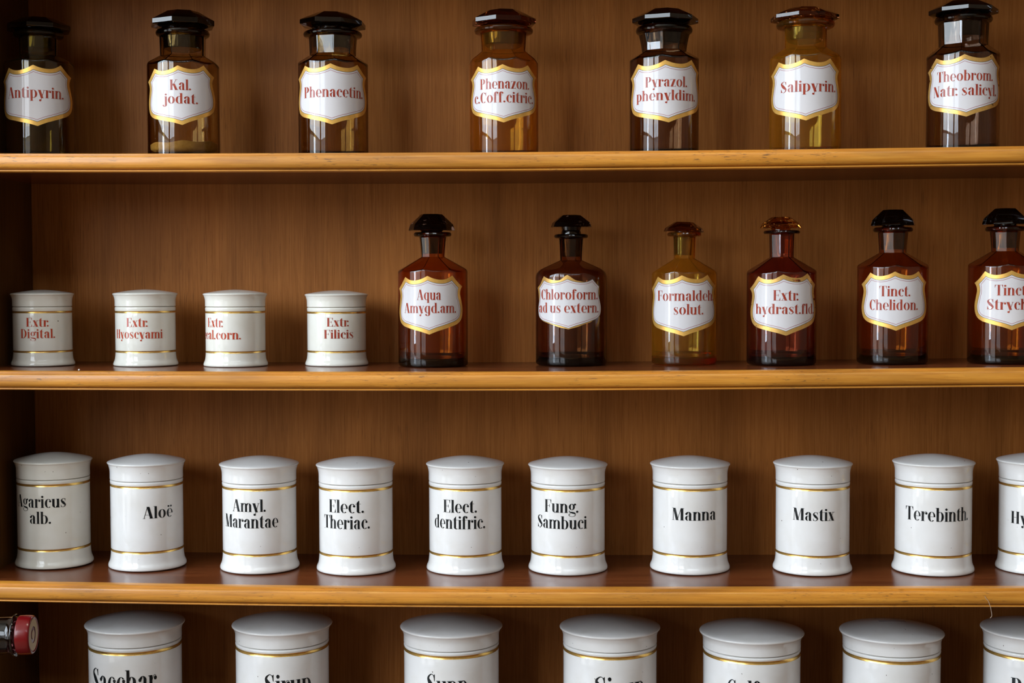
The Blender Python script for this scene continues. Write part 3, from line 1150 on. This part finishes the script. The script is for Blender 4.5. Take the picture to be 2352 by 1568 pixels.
s_brown = glass('brown_stopper_glass', (0.22, 0.08, 0.03), 0.02)
s_amber = glass('amber_stopper_glass', (0.55, 0.19, 0.03), 0.02)
s_umber = glass('umber_stopper_glass', (0.012, 0.006, 0.004), 0.02)
YB = 0.125

bottle('apothecary_bottle', 'olive glass bottle in the dark corner of the top shelf, one line of red lettering', GT, 1, 91, 166, 0, YB, 149, 129, 92, 94, 118, (75, 87), 90, 152, (38, 75), 91,
       (9.7, 165.3, (77.3, 148.7), (85.5, 288)), [('Antipyrin.', 20, 146, 224.5, 25.5)], g_olive, s_umber, M['gold_label'], 'wide', 0.2)
b2, c2, R2 = bottle('apothecary_bottle', 'brown glass bottle with beige powder at its bottom, label lettered Kal. jodat.', GT, 1, 421.5, 167, 0, YB, 152, 131, 108, 110, 125, (71, 85), 423, 149, (22, 67), 421.5,
       (342.3, 493.6, (409.4, 150), (418.4, 285.7)), [('Kal.', 390.3, 438.8, 206.6, 24), ('jodat.', 377.5, 454.8, 237.8, 23.5)], g_grey, s_black, M['gold_label'], 'wide', 0.13)
bottle('apothecary_bottle', 'olive-brown bottle on the top shelf between the powder bottle and the orange-amber bottle', GT, 1, 765.5, 161, 0, YB, 150, 128, 106, 110, 135, (75, 86), 767, 151, (26, 66), 765.5,
       (687, 841, (761.3, 145.3), (764, 284.2)), [('Phenacetin.', 700, 832, 222.5, 25)], g_olive2, s_black, M['gold_label'], 'wide', -0.2, (0, 2.0))
bottle('apothecary_bottle', 'orange-amber glass bottle with dark red stopper, label lettered Phenazon. c. Coff. citric.', GT, 1, 1157.5, 158, 0, YB, 147, 121, 107, 113, 135, (66, 78), 1158, 146, (20, 62), 1158,
       (1082.6, 1231, (1154, 147.3), (1156.4, 280)), [('Phenazon.', 1103.6, 1215, 203.4, 24), ('c.Coff.citric.', 1091, 1223.5, 235, 24.5)], g_amber, s_dark, M['gold_label'], 'wide', 0.0)
bottle('apothecary_bottle', 'smoky brown bottle with flared neck, label lettered Pyrazol. phenyldim.', GT, 1, 1525.5, 159, 0, YB, 140, 119, 102, 116, 131, (63, 79), 1526.5, 149, (18, 58), 1529.5,
       (1450, 1604, (1522.5, 137.5), (1530.8, 279.8)), [('Pyrazol.', 1482.6, 1577.9, 198.8, 23.8), ('phenyldim.', 1463, 1595.4, 229.8, 23.5)], g_smoke, s_black, M['gold_label'], 'wide', 0.26)
bottle('apothecary_bottle', 'yellow glass bottle with wide neck and brown stopper on the top shelf', GT, 1, 1849.5, 166, 0, YB, 137, 113, 102, 104, 135, (51, 65), 1849, 155, (15, 51), 1846,
       (1772, 1927, (1851.7, 134), (1856.7, 275.3)), [('Salipyrin.', 1793.6, 1918.3, 209.8, 25.3)], g_yellow, s_brown, M['gold_label'], 'wide', -0.13)
bottle('apothecary_bottle', 'tall grey smoky bottle with scratched gold label border, lettered Theobrom. Natr. salicyl.', GT, 1, 2211.5, 170, 0, YB, 132, 106, 114, 118, 135, (40, 54), 2210.5, 158, (-1, 38), 2211,
       (2132, 2295, (2212.5, 124.2), (2217.6, 266.6)), [('Theobrom.', 2153, 2279.6, 185, 24), ('Natr. salicyl.', 2144.9, 2287, 218.9, 25)], g_smoke2, s_black, M['gold_worn'], 'wide', 0.06)

bottle('apothecary_bottle', 'red-brown bottle next to the small white jars, label lettered Aqua Amygd. am.', GM, 2, 994.5, 160, 845, None, 622, 590, 56, 64, 87, (533.5, 543.5), 992.5, 104, (492, 530), 991,
       (918, 1062, (983.3, 633.4), (987, 766.8)), [('Aqua', 958, 1012.8, 688.7, 23.9), ('Amyğd.am.', 930, 1047.3, 718.8, 23)], g_red, s_umber, M['gold_label'], 'slim', 0.2)
bottle('apothecary_bottle', 'dark brown bottle whose label has lost most of its gold border, lettered Chloroform.', GM, 2, 1312, 164, 842.5, None, 624, 597.5, 53, 58, 78, (538, 547), 1310.5, 92.5, (494, 522), 1312,
       (1234, 1384, (1302, 631), (1305, 762)), [('Chloroform.', 1244.3, 1372, 687.9, 23.6), ('ad us extern.', 1239.6, 1374.3, 718.2, 23)], g_brown, s_umber, M['gold_gone'], 'slim', 0.0, soft=True)
bottle('apothecary_bottle', 'yellow glass bottle with narrow neck on the middle shelf, lettered Formaldeh. solut.', GM, 2, 1571.5, 150, 840.5, None, 626, 594, 51, 54, 78.6, (533.5, 543), 1565, 91, (510, 533), 1569,
       (1498.4, 1643, (1577, 632), (1581.2, 770.7)), [('Formaldeh.', 1511.6, 1637.9, 690.7, 23.6), ('solut.', 1547.2, 1615.4, 722.4, 24)], g_yellow, s_brown, M['gold_label'], 'slim', 0.0, (0, 2.0))
bottle('apothecary_bottle', 'wine-brown bottle with translucent orange stopper, label lettered Extr. hydrast. fld.', GM, 2, 1795, 161, 841.5, None, 626, 590.5, 55, 58, 84, (529.6, 537), 1794, 94, (498.5, 524.5), 1791.5,
       (1724, 1872, (1802, 629.8), (1809, 769.6)), [('Extr.', 1776, 1833.8, 690, 24), ('hydrast.fld.', 1736.7, 1868, 721, 23)], g_wine, s_amber, M['gold_worn'], 'slim', 0.13)
bottle('apothecary_bottle', 'red-brown bottle with black stopper, label lettered Tinct. Chelidon.', GM, 2, 2050, 165, 839, None, 613, 580.6, 63, 70, 92.6, (522.5, 533), 2049.5, 105, (482, 519), 2050.5,
       (1979.4, 2127, (2053.5, 623.3), (2056.6, 758)), [('Tinct.', 2020, 2090.8, 680.3, 23.9), ('Chelidon.', 1997.6, 2107.6, 712, 24)], g_red, s_black, M['gold_label'], 'slim', 0.26)
bottle('apothecary_bottle', 'red-brown bottle cut off by the picture edge, label lettered Tinct. Strych', GM, 2, 2307.5, 172, 838, None, 611, 577, 64, 71, 94.5, (520.5, 531.5), 2307.5, 110, (479, 516), 2307.5,
       (2238.7, 2391, (2317, 620.8), (2319, 756.6)), [('Tinct.', 2285, 2361, 678.3, 24.5), ('Strychn.', 2267, 2378, 711, 24.5)], g_red, s_black, M['gold_label'], 'slim', 0.2)

# beige powder left in one bottle
pm, nt, b = new_mat('beige_powder')
nt.links.new(ramp(nt, noise_node(nt, (160, 160, 160), 5), [(0.3, (0.72, 0.52, 0.24)), (0.7, (0.92, 0.74, 0.42))]), b.inputs['Base Color'])
b.inputs['Roughness'].default_value = 0.9
mb = MB()
rp = R2 - 0.0028 - 0.0012
rows = []
for r, zz in ((1e-5, 0.0135), (rp * 0.45, 0.0125), (rp - 0.012, 0.0115), (rp - 0.005, 0.0120), (rp - 0.001, 0.0165), (rp, 0.019)):
    rows.append([(r * sin(2 * pi * k / 64), -r * cos(2 * pi * k / 64), zz) for k in range(64)])
for t in (1.0, 0.9, 0.7, 0.45, 0.2, 1e-4):
    rows.append([(rp * t * sin(2 * pi * k / 64), -rp * t * cos(2 * pi * k / 64),
                  0.0262 + 0.002 * sin(2 * pi * k / 64 + 0.5) * t + 0.0012 * sin(7 * 2 * pi * k / 64) * t) for k in range(64)])
mb.quad_grid(rows, closed=True)
pw = mb.build('beige_powder', pm, None, loc=c2 - Vector((0, 0, 0.0036)), angle=60)
tag(pw, 'beige powder lying at the bottom of the bottle lettered Kal. jodat.', 'powder', kind='stuff')

# ------------------------------------------------------------------ lying bottle with a red cap, and its wooden rest
yC = -0.095
pc = on_y(78, 1457, yC)
ax = Vector((cos(radians(5)), sin(radians(5)), 0.015)).normalized()      # out through the cap
mm = 1.0 / (F_PX / depth_of(pc))
q = Vector((1, 0, 0)).rotation_difference(ax)
rc = 45.0 * mm
lb = empty('lying_bottle', pc)
lb.rotation_mode = 'QUATERNION'
lb.rotation_quaternion = q
tag(lb, 'dark bottle lying on its side with a red screw cap pointing inward', 'bottle')


def along(profile, seg=64):
    """lathe round the x axis; profile (r, x)"""
    mb = MB()
    mb.quad_grid([[(x, max(r, 1e-5) * sin(2 * pi * k / seg), max(r, 1e-5) * cos(2 * pi * k / seg)) for k in range(seg)] for r, x in profile], closed=True)
    return mb


cl = 33 * mm
red = plain('red_cap_lacquer', (0.13, 0.003, 0.005, 1), 0.2)
cream = plain('cream_cap_print', (0.42, 0.33, 0.21, 1), 0.5)
along(smoothp([(0.0, -cl), (rc * 0.96, -cl), (rc, -cl * 0.95), (rc, -cl * 0.5), (rc * 0.99, -cl * 0.12), (rc * 0.94, -cl * 0.02), (rc * 0.88, 0.0), (rc * 0.80, -0.0012), (rc * 0.5, -0.0014), (0, -0.0014)])).build('screw_cap', red, lb, angle=50)
cap = lb.children[0]
along([(rc * 0.80, -0.0008), (rc * 0.42, -0.0009)]).build('cream_ring', cream, cap)
along([(rc * 0.24, -0.0009), (0.0, -0.0009)]).build('cream_centre', cream, cap)
bg = glass('dark_wine_bottle_glass', (0.018, 0.006, 0.006))
along([(0, -cl - 0.001), (rc * 0.8, -cl - 0.001), (rc * 0.85, -cl - 0.002), (rc * 1.06, -cl - 0.003), (rc * 1.08, -cl - 0.0045), (rc * 1.05, -cl - 0.006), (rc * 0.97, -cl - 0.008), (rc * 0.93, -cl - 0.013),
       (rc * 0.93, -cl - 0.05), (rc * 1.0, -cl - 0.09), (rc * 1.35, -cl - 0.125), (rc * 1.55, -cl - 0.15), (rc * 1.6, -cl - 0.20), (rc * 1.6, -cl - 0.36), (rc * 1.5, -cl - 0.37), (0, -cl - 0.368)]).build('bottle_body', bg, lb, angle=50)
rest = empty('bottle_rest', (0, 0, 0))
tag(rest, 'wooden rest carrying the lying red-capped bottle', 'rack')
ztab = Z4 - 0.032
for t in (-cl - 0.23, -cl - 0.33):
    p = pc + ax * t
    mb = MB()
    # upright with a half-round notch, cut across the bottle's axis
    rr_ = rc * 1.6 / cos(radians(5)) + 0.006
    arc = [(p.y + rr_ * cos(pi + pi * k / 16), p.z + (rc * 1.6 + 0.004) * sin(pi + pi * k / 16)) for k in range(17)]
    prof = [(p.y - rr_ - 0.02, p.z)] + arc + [(p.y + rr_ + 0.02, p.z)]
    rows = [[(p.x + s, a, z_) for a, z_ in prof] for s in (-0.01, 0.01)]
    low = [[(p.x + s, a, ztab) for a, z_ in prof] for s in (-0.01, 0.01)]
    mb.quad_grid([low[0], rows[0], rows[1], low[1], low[0]])
    mb.poly([rows[0][0], rows[1][0], low[1][0], low[0][0]]); mb.poly([rows[0][-1], rows[1][-1], low[1][-1], low[0][-1]])
    mb.build('upright', M['dark_wood'], rest, smooth=False)

# ------------------------------------------------------------------ little things: hanging thread, crumb
tm = plain('pale_thread', (0.45, 0.36, 0.28, 1), 0.6)
pts = []
for x, y in ((2262, 1369), (2265, 1374), (2270, 1380), (2273, 1388), (2275, 1394), (2277, 1404), (2278, 1414), (2274, 1419)):
    pts.append(on_y(x, y, -0.0085))
pts = [Vector(p) for p in cspline([tuple(p) for p in pts], 4)]
mb = MB()
rows = []
for i, p in enumerate(pts):
    d = (pts[min(i + 1, len(pts) - 1)] - pts[max(i - 1, 0)]).normalized()
    a = d.cross(Vector((0, 1, 0))).normalized()
    bb = d.cross(a)
    rows.append([tuple(p + a * 0.0003 * cos(2 * pi * k / 6) + bb * 0.0003 * sin(2 * pi * k / 6)) for k in range(6)])
mb.quad_grid(rows, closed=True)
tag(mb.build('hanging_thread', tm), 'fine pale thread hanging from the honey shelf edge below the jar Terebinth.', 'thread')
pcr = on_z(181.5, 850.5, interp(LINES[2], on_y(181, 850, 0.02).x))
mb = lathe([(0, 0), (0.0011, 0.0002), (0.0014, 0.001), (0.0009, 0.0019), (0, 0.0021)], 12)
cr = mb.build('crumb', plain('white_crumb', (0.8, 0.78, 0.72, 1), 0.7), loc=(pcr.x, max(pcr.y, 0.016), interp(LINES[2], pcr.x)))
tag(cr, 'tiny white crumb on the shelf front between the first two small jars', 'crumb')

# ------------------------------------------------------------------ the room behind the camera
RX0, RX1, RY0, RY1, RZ = -3.4, 2.9, -4.4, DEPTH + 0.013, 4.8
T = 0.2


def slab(name, lo, hi, mat):
    mb = MB(); mb.box(lo, hi)
    return tag(mb.build(name, mat, smooth=False), kind='structure')


slab('floor', (RX0 - T, RY0 - T, -T), (RX1 + T, RY1 + T, 0), M['floor'])
slab('ceiling', (RX0 - T, RY0 - T, RZ), (RX1 + T, RY1 + T, RZ + T), M['ceiling'])
slab('wall_front', (RX0 - T, RY1, 0), (RX1 + T, RY1 + T, RZ), M['wall'])
slab('wall_right', (RX1, RY0 - T, 0), (RX1 + T, RY1, RZ), M['wall'])


def wall_with_window(name, axis, pos, a0, a1, w0, w1, z0, z1):
    """wall slab with one rectangular opening; axis 'x': wall stands at x = pos, runs along y"""
    mb = MB()
    def bx(p, q, r, s):
        if axis == 'x':
            mb.box((pos - T, p, r), (pos, q, s))
        else:
            mb.box((p, pos - T, r), (q, pos, s))
    bx(a0, w0, 0, RZ); bx(w1, a1, 0, RZ); bx(w0, w1, 0, z0); bx(w0, w1, z1, RZ)
    return tag(mb.build(name, M['wall'], smooth=False), kind='structure')


def window(name, axis, pos, w0, w1, z0, z1, nx, nz):
    mb = MB()
    def bx(p, q, r, s, d=0.05):
        if axis == 'x':
            mb.box((pos - 0.09, p, r), (pos - 0.09 + d, q, s))
        else:
            mb.box((p, pos - 0.09, r), (q, pos - 0.09 + d, s))
    f = 0.06
    bx(w0, w0 + f, z0, z1); bx(w1 - f, w1, z0, z1); bx(w0, w1, z0, z0 + f); bx(w0, w1, z1 - f, z1)
    for x in nx:
        bx(x - 0.035, x + 0.035, z0, z1, 0.045)
    for zz in nz:
        bx(w0, w1, zz - 0.025, zz + 0.025, 0.045)
    return tag(mb.build(name, M['frame'], smooth=False), kind='structure')


def daylight(name, loc, rot, sx, sy, power, col):
    l = bpy.data.lights.new(name, 'AREA')
    l.shape, l.size, l.size_y, l.energy, l.color = 'RECTANGLE', sx, sy, power, col
    o = bpy.data.objects.new(name, l)
    o.location, o.rotation_euler = loc, rot
    COL.objects.link(o)
    return o


def pane_light(name, axis, p0, p1, z0, z1, radiance, col):
    A = (p1 - p0) * (z1 - z0)
    if axis == 'x':
        daylight(name, (RX0 - 0.12, (p0 + p1) / 2, (z0 + z1) / 2), (0, radians(-90), 0), z1 - z0, p1 - p0, radiance * pi * A, col)
    else:
        daylight(name, ((p0 + p1) / 2, RY0 - 0.12, (z0 + z1) / 2), (radians(90), 0, 0), p1 - p0, z1 - z0, radiance * pi * A, col)


SKY, HAZE, STREET = (0.74, 0.87, 1.0), (0.83, 0.92, 1.0), (1.0, 0.96, 0.90)
K = 1.06
# tall shop window in the wall on the left: open sky in one bay, house fronts in the others, the street below
LW = (-4.25, -0.72, 0.40, 4.6)
wall_with_window('wall_left', 'x', RX0, RY0 - T, RY1, *LW)
window('window_1', 'x', RX0, *LW, (-2.42, -1.82), (2.05,))
pane_light('daylight_far_bay', 'x', LW[0], -2.42, 2.05, LW[3], 6.8 * K, HAZE)
pane_light('daylight_open_sky', 'x', -2.42, -1.82, 1.2, LW[3], 14.0 * K, SKY)
pane_light('daylight_near_bay', 'x', -1.82, LW[1], 2.05, LW[3], 6.8 * K, HAZE)
pane_light('daylight_street_far', 'x', LW[0], -2.42, LW[2], 2.05, 1.3 * K, STREET)
pane_light('daylight_street_near', 'x', -1.82, LW[1], LW[2], 2.05, 1.3 * K, STREET)
# narrower window in the wall behind the camera
BW = (-3.20, -1.75, 0.90, 4.6)
FL = (-1.0, 2.5, 4.05, 4.6)     # fanlight strip high in the same wall
mb = MB()
for p, q, r, t in ((RX0 - T, BW[0], 0, RZ), (BW[0], BW[1], 0, BW[2]), (BW[0], BW[1], BW[3], RZ), (BW[1], FL[0], 0, RZ), (FL[0], FL[1], 0, FL[2]), (FL[0], FL[1], FL[3], RZ), (FL[1], RX1 + T, 0, RZ)):
    mb.box((p, RY0 - T, r), (q, RY0, t))
tag(mb.build('wall_back', M['wall'], smooth=False), kind='structure')
window('window_2', 'y', RY0, *BW, (-2.47,), (2.05,))
pane_light('daylight_rear', 'y', -3.20, -1.75, 2.05, 4.6, 6.5 * K, HAZE)
window('window_3', 'y', RY0, *FL, (0.7,), ())
pane_light('daylight_fanlight', 'y', FL[0], FL[1], FL[2], FL[3], 4.5 * K, HAZE)
pane_light('daylight_rear_street', 'y', -3.20, -1.75, 0.9, 2.05, 1.0 * K, STREET)

# lamp on the ceiling in front of the shelves
lamp = empty('ceiling_lamp', (0.0, -1.05, RZ))
tag(lamp, 'long white ceiling lamp above the front of the shelving', 'lamp')
mb = MB(); mb.box((-0.85, -0.16, -0.07), (0.85, 0.16, 0.0)); mb.build('housing', M['frame'], lamp, smooth=False, bevel=0.01)
daylight('lamp_light', (0.0, -1.05, RZ - 0.085), (0, 0, 0), 1.6, 0.26, 16.0 * pi * 1.6 * 0.26, (1.0, 0.90, 0.74))

w = bpy.data.worlds.new('sky')
S.world = w
w.use_nodes = True
w.node_tree.nodes['Background'].inputs['Color'].default_value = (0.75, 0.86, 1.0, 1)
w.node_tree.nodes['Background'].inputs['Strength'].default_value = 0.5

S.view_settings.view_transform = 'Standard'
S.view_settings.look = 'None'
S.view_settings.exposure = 0.36
S.view_settings.gamma = 1.0
S.view_settings.use_curve_mapping = False
cy = S.cycles
cy.max_bounces, cy.transmission_bounces, cy.glossy_bounces, cy.diffuse_bounces, cy.transparent_max_bounces = 16, 16, 6, 4, 12
cy.use_denoising = True
cy.sample_clamp_indirect = 6.0
